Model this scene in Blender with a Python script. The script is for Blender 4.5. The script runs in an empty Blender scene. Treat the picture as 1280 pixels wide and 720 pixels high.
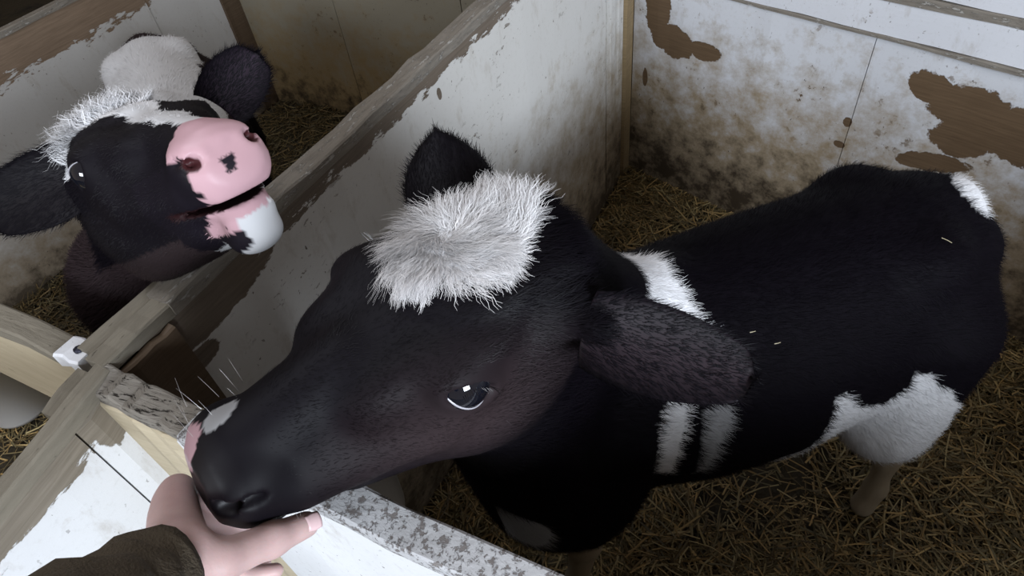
import bpy, math, random
import numpy as np
from mathutils import Vector, Matrix, noise

# ---------------------------------------------------------------- camera, world, lights, exposure
scn = bpy.context.scene
COL = scn.collection
CAM_Z, PITCH, ROLL = 1.715, 0.802, -0.145
def camera_axes(p, r):
    fw = np.array([0, math.cos(p), -math.sin(p)]); rt = np.array([1.0, 0, 0]); up = np.cross(rt, fw)
    return math.cos(r)*rt + math.sin(r)*up, -math.sin(r)*rt + math.cos(r)*up, fw
_R, _U, _F = camera_axes(PITCH, ROLL)
cd = bpy.data.cameras.new('camera'); cam = bpy.data.objects.new('camera', cd); COL.objects.link(cam)
cd.sensor_width = 36; cd.lens = 36*820/1280; cd.clip_start = 0.02
cam.matrix_world = Matrix(((_R[0], _U[0], -_F[0], 0), (_R[1], _U[1], -_F[1], 0), (_R[2], _U[2], -_F[2], CAM_Z), (0, 0, 0, 1)))
scn.camera = cam

w = bpy.data.worlds.new('barn_air'); scn.world = w; w.use_nodes = True
w.node_tree.nodes['Background'].inputs[0].default_value = (0.88, 0.74, 0.60, 1)
w.node_tree.nodes['Background'].inputs[1].default_value = 0.24

def area_light(name, loc, target, sx, sy, energy, color):
    ld = bpy.data.lights.new(name, 'AREA'); ld.shape = 'RECTANGLE'; ld.size = sx; ld.size_y = sy
    ld.energy = energy; ld.color = color
    o = bpy.data.objects.new(name, ld); COL.objects.link(o); o.location = loc
    o.rotation_euler = (Vector(target)-Vector(loc)).to_track_quat('-Z', 'Y').to_euler()
    return o
# the barn's open doorway behind the photographer, and a skylight high over the aisle
area_light('doorway_daylight', (1.25, -2.7, 2.15), (0.0, 1.0, 0.7), 1.3, 1.1, 225, (0.82, 0.90, 1.0))
area_light('skylight_daylight', (-1.1, 1.0, 3.5), (-0.6, 1.1, 0.8), 1.0, 1.0, 30, (0.88, 0.92, 1.0))
area_light('side_window_daylight', (-2.3, -1.7, 2.2), (-1.1, .7, .8), 1.0, .8, 50, (0.86, 0.92, 1.0))

vs = scn.view_settings
scn.display_settings.display_device = 'sRGB'
vs.view_transform = 'Standard'; vs.look = 'None'; vs.gamma = 1; vs.use_curve_mapping = False
vs.exposure = 0.0

RNG = np.random.RandomState(7)
random.seed(7)
NA = np.array([0.846, -0.533, 0.0])     # across the middle partition (to the right)
DA = np.array([0.533, 0.846, 0.0])      # along it, away from the photographer
def pt(m, n, z=0.0):                    # m along DA, n along NA
    return DA*m + NA*n + np.array([0, 0, z])

# ---------------------------------------------------------------- helpers
def unit_(v): return v/np.linalg.norm(v)
def link(o, parent=None):
    COL.objects.link(o)
    if parent is not None: o.parent = parent
    return o
def tag(o, label=None, cat=None, group=None, kind=None):
    if label: o['label'] = label
    if cat: o['category'] = cat
    if group: o['group'] = group
    if kind: o['kind'] = kind
    return o
def empty(name, loc=(0, 0, 0)):
    o = bpy.data.objects.new(name, None); o.location = loc; o.empty_display_size = 0.1
    return link(o)
def shift(ob, parent):
    """keep world placed mesh data under an Empty that stands somewhere"""
    ob.matrix_parent_inverse = parent.matrix_world.inverted() if False else Matrix.Translation(parent.location).inverted()
def mesh_obj(name, V, Fc, mat, parent=None, smooth=True, cols=None, uv=None):
    V = np.asarray(V, dtype=np.float32)
    me = bpy.data.meshes.new(name)
    if isinstance(Fc, np.ndarray):
        nf, k = Fc.shape
        me.vertices.add(len(V)); me.vertices.foreach_set('co', V.ravel())
        me.loops.add(nf*k); me.loops.foreach_set('vertex_index', Fc.astype(np.int32).ravel())
        me.polygons.add(nf)
        me.polygons.foreach_set('loop_start', np.arange(0, nf*k, k, dtype=np.int32))
        me.polygons.foreach_set('loop_total', np.full(nf, k, dtype=np.int32))
        me.update(calc_edges=True)
    else:
        me.from_pydata([tuple(map(float, v)) for v in V], [], [tuple(f) for f in Fc]); me.update()
    me.polygons.foreach_set('use_smooth', np.full(len(me.polygons), smooth, dtype=bool))
    if cols is not None:
        a = me.color_attributes.new('Col', 'FLOAT_COLOR', 'POINT')
        c = np.ones((len(V), 4), dtype=np.float32); cols = np.asarray(cols); c[:, :cols.shape[1]] = cols
        a.data.foreach_set('color', c.ravel())
    if uv is not None:
        l = me.uv_layers.new(name='uv'); li = np.zeros(len(me.loops), dtype=np.int32)
        me.loops.foreach_get('vertex_index', li)
        l.data.foreach_set('uv', np.asarray(uv, dtype=np.float32)[li].ravel())
    me.materials.append(mat)
    o = bpy.data.objects.new(name, me); link(o, parent)
    if parent is not None and parent.type == 'EMPTY': shift(o, parent)
    return o

class NT:
    """small node tree writer"""
    def __init__(s, name):
        s.m = bpy.data.materials.new(name); s.m.use_nodes = True; s.t = s.m.node_tree
        s.b = s.t.nodes['Principled BSDF']
    def n(s, typ, **kw):
        x = s.t.nodes.new(typ)
        for k, v in kw.items():
            if k.startswith('i_'): 
                key = k[2:]; key = int(key) if key.isdigit() else key.replace('_', ' ')
                s.set(x.inputs[key], v)
            else: setattr(x, k, v)
        return x
    def set(s, inp, v):
        if hasattr(v, 'is_output'): s.t.links.new(v, inp)
        else: inp.default_value = v
    def math(s, op, a, b=0.0, c=None, clamp=False):
        x = s.n('ShaderNodeMath', operation=op, use_clamp=clamp); s.set(x.inputs[0], a); s.set(x.inputs[1], b)
        if c is not None: s.set(x.inputs[2], c)
        return x.outputs[0]
    def mix(s, f, a, b, blend='MIX'):
        x = s.n('ShaderNodeMix', data_type='RGBA', blend_type=blend)
        s.set(x.inputs[0], f); s.set(x.inputs[6], a); s.set(x.inputs[7], b); return x.outputs[2]
    def ramp(s, f, lo, hi):
        x = s.n('ShaderNodeMapRange', clamp=True); s.set(x.inputs[0], f); s.set(x.inputs[1], lo); s.set(x.inputs[2], hi)
        return x.outputs[0]
    def noise(s, vec, scale, detail=4, rough=.6, dist=0.0):
        x = s.n('ShaderNodeTexNoise'); s.set(x.inputs['Vector'], vec); s.set(x.inputs['Scale'], scale)
        s.set(x.inputs['Detail'], detail); s.set(x.inputs['Roughness'], rough); s.set(x.inputs['Distortion'], dist)
        return x.outputs[0]
    def mapping(s, vec, sc=(1, 1, 1), rot=0.0, loc=(0, 0, 0)):
        x = s.n('ShaderNodeMapping'); s.set(x.inputs[0], vec); x.inputs['Location'].default_value = loc
        x.inputs['Rotation'].default_value = (0, 0, rot); x.inputs['Scale'].default_value = sc; return x.outputs[0]
def rgb(r, g, b): return (r, g, b, 1)

def wood_paint(name, paint=(.60, .61, .64), blobs=(), edge=None, dirt=(0, .45), dirt_amt=1.0, specks=.66,
               wood=(.135, .085, .05), peel=.0, seed=0.0, rough=.6, dark=None, stretch=(1, 1)):
    """flaking white paint over brown board. uv = metres along the board and above the floor.
    blobs: bare patches (u, v, ru, rv, rot). edge: (v0, v1) bare band that frays between v0 and v1."""
    t = NT(name)
    uv = t.n('ShaderNodeUVMap', uv_map='uv').outputs[0]
    uvs = t.mapping(uv, loc=(seed, seed*.7, 0))
    sep = t.n('ShaderNodeSeparateXYZ'); t.set(sep.inputs[0], uv)
    U, Vv = sep.outputs[0], sep.outputs[1]
    n_big = t.noise(uvs, 5.5, 5, .62)
    n_mid = t.noise(t.mapping(uvs, sc=(stretch[0], stretch[1], 1)), 24, 6, .68)
    n_fin = t.noise(uvs, 90, 4, .7)
    # wood grain
    g = t.noise(t.mapping(uvs, sc=(1.5, 30, 1)), 6, 5, .6, .6)
    wc = t.mix(g, rgb(wood[0]*.55, wood[1]*.52, wood[2]*.5), rgb(wood[0]*1.6, wood[1]*1.6, wood[2]*1.65))
    # bare patches
    bare = t.ramp(n_mid, specks, specks+.02)
    gate = t.ramp(n_big, .52, .66)
    bare = t.math('MULTIPLY', bare, gate)
    wob = t.math('MULTIPLY_ADD', t.math('ADD', t.math('MULTIPLY', n_big, 1.0), t.math('ADD', t.math('MULTIPLY', n_mid, .6), t.math('MULTIPLY', t.noise(uvs, 55, 5, .7), .35))), 1.5, -1.46)
    for (bu, bv, ru, rv, ro) in blobs:
        mp = t.n('ShaderNodeMapping', vector_type='TEXTURE'); t.set(mp.inputs[0], uv)
        mp.inputs['Location'].default_value = (bu, bv, 0); mp.inputs['Rotation'].default_value = (0, 0, ro)
        mp.inputs['Scale'].default_value = (ru, rv, 1)
        ln = t.n('ShaderNodeVectorMath', operation='LENGTH'); t.set(ln.inputs[0], mp.outputs[0])
        d = t.math('ADD', ln.outputs['Value'], t.math('MULTIPLY', wob, .75))
        bare = t.math('MAXIMUM', bare, t.ramp(d, 1.03, .97))
    if edge:
        k = t.math('ADD', t.ramp(Vv, edge[0], edge[1]), t.math('MULTIPLY', t.math('SUBTRACT', t.noise(t.mapping(uvs, sc=(1, 3.2, 1)), 13, 6, .7), .5), edge[2] if len(edge) > 2 else 1.1))
        bare = t.math('MAXIMUM', bare, t.ramp(k, .49, .52))
    if peel: 
        bare = t.math('MAXIMUM', bare, t.ramp(t.math('ADD', n_big, t.math('MULTIPLY', n_mid, .3)), 1.0-peel, 1.02-peel))
    pc = t.mix(t.math('MULTIPLY', n_big, .5), rgb(*paint), rgb(paint[0]*.8, paint[1]*.78, paint[2]*.74))
    pc = t.mix(t.math('MULTIPLY', t.ramp(n_fin, .55, .8), .25), pc, rgb(.30, .28, .25))
    spk = t.math('MULTIPLY', t.ramp(t.noise(t.mapping(uvs, sc=(1.5, 1, 1), rot=.6), 62, 3, .6), .665, .69), t.ramp(n_big, .42, .56))
    # smears
    sm = t.noise(t.mapping(uvs, sc=(2.6, 1, 1), rot=.5), 7, 6, .72)
    pc = t.mix(t.math('MULTIPLY', t.ramp(sm, .56, .72), .35), pc, rgb(.26, .20, .13))
    # dirt rising from the floor
    dn = t.noise(uvs, 12, 7, .72)
    dz = t.math('ADD', t.ramp(Vv, dirt[1], dirt[0]), t.math('MULTIPLY', t.math('SUBTRACT', dn, .5), 1.5))
    d1 = t.ramp(dz, .22, .72); d2 = t.ramp(dz, .74, 1.05)
    pc = t.mix(t.math('MULTIPLY', d1, .85*dirt_amt), pc, rgb(.25, .175, .082))
    pc = t.mix(t.math('MULTIPLY', spk, .85), pc, rgb(.07, .05, .033))
    col = t.mix(bare, pc, wc)
    col = t.mix(t.math('MULTIPLY', d2, .93*dirt_amt), col, rgb(.035, .024, .015))
    if dark: col = t.mix(t.ramp(t.noise(uvs, 18, 6, .7), dark, dark+.05), col, rgb(.03, .025, .02))
    t.set(t.b.inputs['Base Color'], col); t.b.inputs['Roughness'].default_value = rough
    t.b.inputs['Specular IOR Level'].default_value = .25
    h = t.math('ADD', t.math('MULTIPLY', bare, -1.0), t.math('MULTIPLY', n_fin, .25))
    h = t.math('ADD', h, t.math('MULTIPLY', g, .3))
    bp = t.n('ShaderNodeBump'); t.set(bp.inputs['Height'], h); bp.inputs['Strength'].default_value = .6; bp.inputs['Distance'].default_value = .002
    t.set(t.b.inputs['Normal'], bp.outputs[0])
    return t.m

def weathered(name, a, b, c, scale=20, thr=.5, rough=.8, stretch=6.0, bump=.004, seed=0.):
    """raw weathered timber, grain along u"""
    t = NT(name); uv = t.n('ShaderNodeUVMap', uv_map='uv').outputs[0]; uv = t.mapping(uv, loc=(seed, seed, 0))
    g = t.noise(t.mapping(uv, sc=(1, stretch, 1)), scale, 7, .7, .4)
    s = t.noise(t.mapping(uv, sc=(1, stretch*.5, 1)), scale*1.7, 6, .75)
    col = t.mix(g, rgb(*a), rgb(*b)); k = t.ramp(s, thr, thr+.04); col = t.mix(k, col, rgb(*c))
    t.set(t.b.inputs['Base Color'], col); t.b.inputs['Roughness'].default_value = rough
    t.b.inputs['Specular IOR Level'].default_value = .2
    bp = t.n('ShaderNodeBump'); t.set(bp.inputs['Height'], t.math('ADD', g, k)); bp.inputs['Strength'].default_value = .7; bp.inputs['Distance'].default_value = bump
    t.set(t.b.inputs['Normal'], bp.outputs[0])
    return t.m

def board(name, P0, P1, z0, z1, thick, mat, parent, seg=10, wob=.002, u0=0.0, side=None, zwob=None, split=None):
    """upright board: face runs from plan point P0 to P1; thickness goes to `side` (unit plan vector)."""
    P0 = np.array(P0, float)[:2]; P1 = np.array(P1, float)[:2]
    d = P1-P0; L = np.linalg.norm(d); d /= L
    nrm = np.array([-d[1], d[0]]) if side is None else np.array(side, float)[:2]
    V = []; UV = []; Fc = []
    zt = zwob if zwob is not None else wob
    bev = min(.003, thick*.2)
    for i in range(seg+1):
        f = i/seg; q = P0+d*L*f
        a = z1+(RNG.rand()-.5)*2*zt; o = (RNG.rand()-.5)*2*wob
        b0 = z0 + (RNG.rand()-.5)*2*wob
        ring = [(0, b0), (0, a-bev), (bev, a), (thick-bev, a+(RNG.rand()-.5)*zt), (thick, a-bev), (thick, b0)]
        for (s, z) in ring:
            x = q+nrm*(s+o*(1 if s < thick/2 else .5)); V.append((x[0], x[1], z)); UV.append((u0+L*f, z+ (s if z > z1-.02 else 0)))
    k = 6
    for i in range(seg):
        for j in range(k):
            a, b = i*k+j, i*k+(j+1) % k
            Fc.append((a, a+k, b+k, b))
    Fc.append(tuple(range(k))); Fc.append(tuple(range(seg*k+k-1, seg*k-1, -1)))
    return mesh_obj(name, V, Fc, mat, parent, smooth=False, uv=UV)

# ---------------------------------------------------------------- pens
NAm, CORN = -.752, None
T2 = .020
m_pA = wood_paint('flaking_paint_middle', paint=(.61, .60, .58), blobs=[(.763, 1.036, .008, .015, .2), (.10, 1.05, .14, .03, 0), (.05, 1.0, .05, .02, 0)], edge=(1.03, 1.105, 1.5), dirt=(.05, .95), dirt_amt=.85, specks=.60, wood=(.13, .105, .08), seed=3.1, stretch=(1, 2.2))
m_pA2 = wood_paint('flaking_paint_near', paint=(.66, .67, .69), blobs=[(.545, 1.06, .022, .04, 0), (.33, 1.08, .09, .03, 0)], edge=(1.0, 1.10, .9), dirt=(-.5, -.2), specks=.66, wood=(.17, .148, .115), seed=9.7)
m_cap = weathered('weathered_cap', (.09, .075, .06), (.30, .27, .23), (.36, .34, .31), 16, .56, stretch=7)
m_crack = weathered('cracked_rail', (.14, .125, .105), (.34, .31, .27), (.02, .015, .012), 20, .55, stretch=9, bump=.006, seed=8)
m_grey = weathered('grey_timber', (.13, .115, .09), (.27, .24, .19), (.10, .085, .065), 14, .64, stretch=7, seed=2)
m_raw = weathered('raw_timber', (.34, .28, .19), (.58, .50, .36), (.44, .37, .26), 7, .62, stretch=9, bump=.001, seed=4)
m_flake = weathered('flaky_rail', (.10, .085, .08), (.26, .24, .23), (.46, .46, .47), 60, .44, stretch=1.8, bump=.002, seed=6)
m_pF = wood_paint('painted_front', paint=(.70, .71, .73), dirt=(-.2, .3), specks=.7, wood=(.2, .15, .1), seed=5.5)
m_dkwood = wood_paint('bare_brown_board', paint=(.33, .29, .23), peel=.52, blobs=[(.05, .95, .12, .2, 0)], dirt=(0, .5), specks=.7, wood=(.10, .07, .045), seed=1.1)
m_post = wood_paint('corner_post_paint', blobs=[], edge=(-2, -1, .1), dirt=(0, .3), wood=(.25, .185, .10), seed=8)

# middle partition
wm = tag(empty('wall_middle', tuple(pt(.1, -.755))), kind='structure')
nf, nb = -.735, -.778
M0, MS, ME = .19, 1.965, 2.205
for (a, b, mt, u0) in ((.235, MS, m_pA, 0), (MS+.004, ME-.075, m_pA, 2.2)):
    board('panel', pt(a, nf), pt(b, nf), .0, 1.098, .020, mt, wm, seg=24, side=-NA, u0=u0)
board('post', pt(ME-.072, nf+.012), pt(ME, nf+.012), 0, 1.13, .05, m_post, wm, seg=6, side=-NA)
board('back_panel', pt(.21, nb), pt(ME, nb), 0, 1.09, .020, m_pA, wm, seg=16, side=NA, u0=5)
board('cap_rail', pt(.30, nf+.004), pt(ME-.08, nf+.004), 1.094, 1.118, .044, m_cap, wm, seg=30, side=-NA, zwob=.003)
# camera side continuation
def nn(m): return -.726-.2*(m-.2)          # this end of the partition is canted a little
board('panel', pt(-.5, nn(-.5)), pt(.112, nn(.112)), 0, 1.09, .020, m_pA2, wm, seg=12, side=-NA, u0=-.1)
board('panel', pt(.1145, nn(.1145)), pt(.20, nn(.2)), 0, 1.088, .020, m_pA2, wm, seg=4, side=-NA, u0=.515)
board('cap_rail', pt(.19, nf+.002), pt(.30, nf+.002), 1.092, 1.112, .036, m_grey, wm, seg=4, side=-NA, zwob=.001)
board('cap_rail', pt(-.5, nn(-.5)+.002), pt(.19, nn(.19)+.002), 1.09, 1.112, .027, m_grey, wm, seg=16, side=-NA, zwob=.002)
board('cleat', pt(.115, -.735), pt(.180, -.751), .97, 1.100, .032, m_grey, wm, seg=4, side=-NA)
board('cleat', pt(.20, nb+.01), pt(.36, nb+.01), .98, 1.108, .032, m_grey, wm, seg=4, side=-NA)
board('corner_board', pt(.20, nf+.014), pt(.285, nf+.014), 0, 1.09, .014, m_dkwood, wm, seg=5, side=-NA)

# front wall (the rail the near calf reaches over)
wf = tag(empty('wall_front', tuple(pt(.16, -.2))), kind='structure')
FI, FO = .192, .156
board('board', pt(FO, nf+.002), pt(FO, -.585), 0, 1.085, .018, m_raw, wf, seg=6, side=DA, u0=0)
board('board', pt(FO, -.583), pt(FO, .25), 0, 1.088, .018, m_pF, wf, seg=12, side=DA, u0=1)
board('board', pt(FO, .253), pt(FO, 1.15), 0, 1.088, .018, m_pF, wf, seg=12, side=DA, u0=2)
board('board', pt(FI-.018, nf), pt(FI-.018, 1.15), 0, 1.088, .018, m_pA, wf, seg=12, side=DA, u0=3)
board('top_rail', pt(FO-.004, -.565), pt(FO-.004, 1.15), 1.088, 1.108, .040, m_flake, wf, seg=30, side=DA, zwob=.004)
board('top_rail', pt(FO+.002, nf+.004), pt(FO+.002, -.568), 1.085, 1.106, .04, m_crack, wf, seg=8, side=DA, zwob=.005)
# left part of the front wall
board('board', pt(FO+.03, nb), pt(FO+.03, nb-1.9), .86, 1.078, .02, m_raw, wf, seg=14, side=DA, u0=4)
board('top_rail', pt(FO+.026, nb-.055), pt(FO+.026, nb-1.9), 1.076, 1.098, .036, m_grey, wf, seg=24, side=DA, zwob=.006)
m_wp = wood_paint('painted_end', paint=(.70, .71, .75), dirt=(-1, -.5), specks=.7, seed=31)
re_ = board('rail_end', pt(FO+.026, nb-.006), pt(FO+.026, nb-.054), 1.076, 1.10, .036, m_wp, wf, seg=3, side=DA); re_['label'] = 'white painted end of the rail'
mb = NT('rusty_metal'); mb.b.inputs['Base Color'].default_value = rgb(.03, .03, .045); mb.b.inputs['Metallic'].default_value = .7; mb.b.inputs['Roughness'].default_value = .5
bq = pt(FO+.044, nb-.022, 1.101); bv = [bq+np.array([.006*math.cos(a), .006*math.sin(a), z]) for z in (0, .004) for a in np.linspace(0, 2*math.pi, 9)[:-1]]
mesh_obj('bolt', bv, [tuple(range(8, 16))]+[(i, (i+1) % 8, 8+(i+1) % 8, 8+i) for i in range(8)], mb.m, re_)

# back wall right of the post
DB = np.array([.632, -.775, 0]); NB = np.array([-.775, -.632, 0])
CB = pt(ME, nf+.014)
m_pB = wood_paint('flaking_paint_back', paint=(.60, .61, .645), blobs=[(.10, .72, .055, .10, 0), (.17, .62, .09, .055, -.25), (.29, .615, .065, .032, 0), (.06, .45, .012, .035, 0), (.805, .535, .014, .016, 0), (.80, .455, .020, .012, 0), (.99, .71, .065, .045, -.3), (1.10, .675, .12, .07, -.2), (1.23, .645, .14, .08, 0), (1.10, .59, .08, .06, 0), (1.06, .50, .10, .03, .2)], dirt=(.10, .92), dirt_amt=1.0, specks=.59, wood=(.105, .068, .038), seed=12.3)
wb = tag(empty('wall_back', tuple(CB)), kind='structure')
board('panel', CB, CB+DB*.812, 0, .812, .02, m_pB, wb, seg=16, side=-NB)
board('panel', CB+DB*.8145, CB+DB*2.4, 0, .812, .02, m_pB, wb, seg=18, side=-NB, u0=.8145)
m_pB2 = wood_paint('flaking_paint_upper', paint=(.64, .65, .69), dirt=(-1, -.5), specks=.60, wood=(.2, .15, .11), seed=17)
board('panel', CB+NB*.002, CB+NB*.010+DB*2.4, .817, .905, .03, m_pB2, wb, seg=20, side=-NB, u0=4, zwob=.002)
board('batten', CB+NB*.0, CB+NB*.035+DB*2.4, .806, .8165, .04, m_cap, wb, seg=20, side=-NB, u0=4)
board('batten', CB+NB*.010, CB+NB*.010+DB*2.4, .906, .93, .03, m_cap, wb, seg=20, side=-NB, u0=5)
board('panel', CB+NB*.004, CB+NB*.004+DB*2.4, .932, 1.6, .03, m_pB2, wb, seg=16, side=-NB, u0=7)
# back wall of the left pen
m_pBl = wood_paint('dirty_back_boards', paint=(.27, .245, .19), dirt=(.0, .7), specks=.60, peel=.16, wood=(.09, .06, .04), seed=15)
for i in range(3):
    board('panel', pt(ME+.0, nb-.66*i), pt(ME, nb-.66*(i+1)+.004), 0, 1.25, .02, m_pBl, wb, seg=8, side=DA, u0=10+.7*i)
# left partition
m_pL = wood_paint('flaking_paint_left', paint=(.56, .55, .54), blobs=[], edge=(.62, .80, 1.2), dirt=(.0, .4), dirt_amt=.8, specks=.66, wood=(.20, .145, .10), seed=21)
wl = tag(empty('wall_left', tuple(pt(1.2, -2.7))), kind='structure')
NL = -2.69
board('panel', pt(.18, NL), pt(1.75, NL), 0, .84, .02, m_pL, wl, seg=16, side=-NA, u0=.0)
board('panel', pt(1.753, NL), pt(ME-.1, NL), 0, .84, .02, m_pL, wl, seg=6, side=-NA, u0=1.75)
board('post', pt(ME-.1, NL+.015), pt(ME, NL+.015), 0, .86, .05, m_dkwood, wl, seg=4, side=-NA)
board('cap_rail', pt(.18, NL+.004), pt(ME, NL+.004), .84, .862, .034, m_cap, wl, seg=16, side=-NA)
wr = tag(empty('wall_right', tuple(pt(1., 1.6))), kind='structure')
board('panel', pt(.19, 1.17), pt(1.7, 1.17), 0, 1.1, .02, m_pA, wr, seg=10, side=NA, u0=1)

# barn shell beyond the pens
m_barn = wood_paint('barn_boards', paint=(.30, .29, .27), dirt=(0, .8), specks=.62, peel=.1, wood=(.11, .08, .06), seed=41)
for nm, a, b, sd_ in (('wall_far', pt(5.4, -6.4), pt(5.4, 4.2), DA), ('wall_far_left', pt(-2.4, -6.4), pt(5.4, -6.4), -NA)):
    wx = tag(empty(nm, tuple((a+b)/2)), kind='structure'); n_ = 8
    for i in range(n_):
        p_, q_ = a+(b-a)*(i/n_), a+(b-a)*((i+1)/n_)-unit_(b-a)*.006
        board('plank', p_, q_, -.05, 2.7, .03, m_barn, wx, seg=4, side=sd_, u0=i*2.0)

# floor
t = NT('trodden_bedding'); co = t.n('ShaderNodeTexCoord').outputs['Object']
n1 = t.noise(co, 3, 6, .65); n2 = t.noise(co, 45, 6, .75)
c = t.mix(n2, rgb(.012, .009, .006), rgb(.085, .065, .035)); c = t.mix(t.ramp(n1, .52, .68), c, rgb(.012, .008, .006))
t.set(t.b.inputs['Base Color'], c); t.b.inputs['Roughness'].default_value = .9
bp = t.n('ShaderNodeBump'); t.set(bp.inputs['Height'], n2); bp.inputs['Distance'].default_value = .01; t.set(t.b.inputs['Normal'], bp.outputs[0])
def ground(x, y):
    return -.012+.018*np.sin(x*3.1+1)*np.cos(y*2.7)+.010*np.sin(x*9+y*7)
gx, gy = np.meshgrid(np.linspace(-5.5, 4.5, 120), np.linspace(-2.5, 6.5, 110), indexing='ij')
GV = np.stack([gx, gy, ground(gx, gy)], -1).reshape(-1, 3)
ii = np.arange(119)[:, None]*110+np.arange(109)[None]
GF = np.stack([ii, ii+110, ii+111, ii+1], -1).reshape(-1, 4)
fl = tag(mesh_obj('floor', GV, GF, t.m, None), kind='structure')

# ---------------------------------------------------------------- strands (straw and hair) as ribbons
def ribbons(P, width, side, taper=.15, cols=None):
    """P: (n, k, 3) points; side: (n,3) or (n,k,3) width direction. returns V, F(quads), C"""
    n, k, _ = P.shape
    if side.ndim == 2: side = np.repeat(side[:, None, :], k, 1)
    wd = np.asarray(width).reshape(-1, 1)*np.linspace(1, taper, k)[None]
    A = P - side*wd[..., None]*.5; B = P + side*wd[..., None]*.5
    V = np.stack([A, B], 2).reshape(n*k*2, 3)
    base = (np.arange(n)*k*2)[:, None]+(np.arange(k-1)*2)[None]
    Fq = np.stack([base, base+1, base+3, base+2], -1).reshape(-1, 4)
    C = None if cols is None else np.repeat(cols, k*2, 0)
    return V, Fq, C
def attr_mat(name, rough=.7, spec=.2, sheen=0.0, trans=0.0, gain=None):
    t = NT(name); a = t.n('ShaderNodeAttribute', attribute_name='Col')
    t.set(t.b.inputs['Base Color'], a.outputs['Color']); t.b.inputs['Roughness'].default_value = rough
    t.b.inputs['Specular IOR Level'].default_value = spec
    if sheen:
        t.b.inputs['Sheen Weight'].default_value = sheen; t.b.inputs['Sheen Roughness'].default_value = .4
    return t.m
m_straw = attr_mat('straw_stalks', .55, .3)
def straw(name, poly_fn, n, zlift, bright, parent=None):
    pts = []
    P = poly_fn(n); n = len(P)
    a = RNG.rand(n)*2*np.pi; L = .03+.09*RNG.rand(n)**1.5
    pit = (RNG.rand(n)-.35)*.35
    d = np.stack([np.cos(a)*np.cos(pit), np.sin(a)*np.cos(pit), np.sin(pit)], -1)
    z = ground(P[:, 0], P[:, 1])+.002+zlift*RNG.rand(n)
    c0 = np.stack([P[:, 0], P[:, 1], z], -1)
    bend = np.stack([-np.sin(a), np.cos(a), RNG.rand(n)*.4], -1)*((RNG.rand(n)-.5)*L*.35)[:, None]
    K = np.stack([c0-d*L[:, None]*.5, c0+bend*.5, c0+d*L[:, None]*.5], 1)
    lo = ground(K[..., 0], K[..., 1])+.001; K[..., 2] = np.maximum(K[..., 2], lo)
    sd = np.stack([-np.sin(a), np.cos(a), (RNG.rand(n)-.5)*1.2], -1); sd /= np.linalg.norm(sd, axis=1, keepdims=True)
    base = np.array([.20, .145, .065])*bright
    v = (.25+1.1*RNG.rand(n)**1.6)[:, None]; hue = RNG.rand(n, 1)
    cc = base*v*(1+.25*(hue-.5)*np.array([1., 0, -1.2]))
    V, Fq, C = ribbons(K, np.float64(.0024)+.0030*RNG.rand(n), sd, .8, cc)
    return tag(mesh_obj(name, V, Fq, m_straw, parent, smooth=False, cols=C), kind='stuff')
def pen_pts(m0, m1, n0, n1, clip=None):
    def f(n):
        m = m0+(m1-m0)*RNG.rand(n); q = n0+(n1-n0)*RNG.rand(n)
        P = m[:, None]*DA[:2]+q[:, None]*NA[:2]
        nz = np.array([noise.noise((p[0]*2.2, p[1]*2.2, 3.1)) for p in P])
        keep = RNG.rand(n) < np.clip(.75+nz*1.5, .12, 1)
        if clip is not None: keep &= (P@clip[0][:2]) > clip[1]
        return P[keep]
    return f
s1 = straw('straw_bedding', pen_pts(.20, 3.2, -.72, 1.16, None), 90000, .028, 1.45)
tag(s1, 'matted brown straw bedding under the calf in the middle pen', 'straw')
# keep it inside the back wall
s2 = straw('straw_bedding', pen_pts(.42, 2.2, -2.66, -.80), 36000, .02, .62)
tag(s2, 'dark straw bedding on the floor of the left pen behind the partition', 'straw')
s3 = straw('straw_bedding', pen_pts(-1.0, .40, -2.6, -.80), 22000, .02, 2.6)  # stalk colour raised to stand in for doorway light falling here
tag(s3, 'straw coloured as brightly lit on the aisle floor at the far left edge', 'straw')

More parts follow.
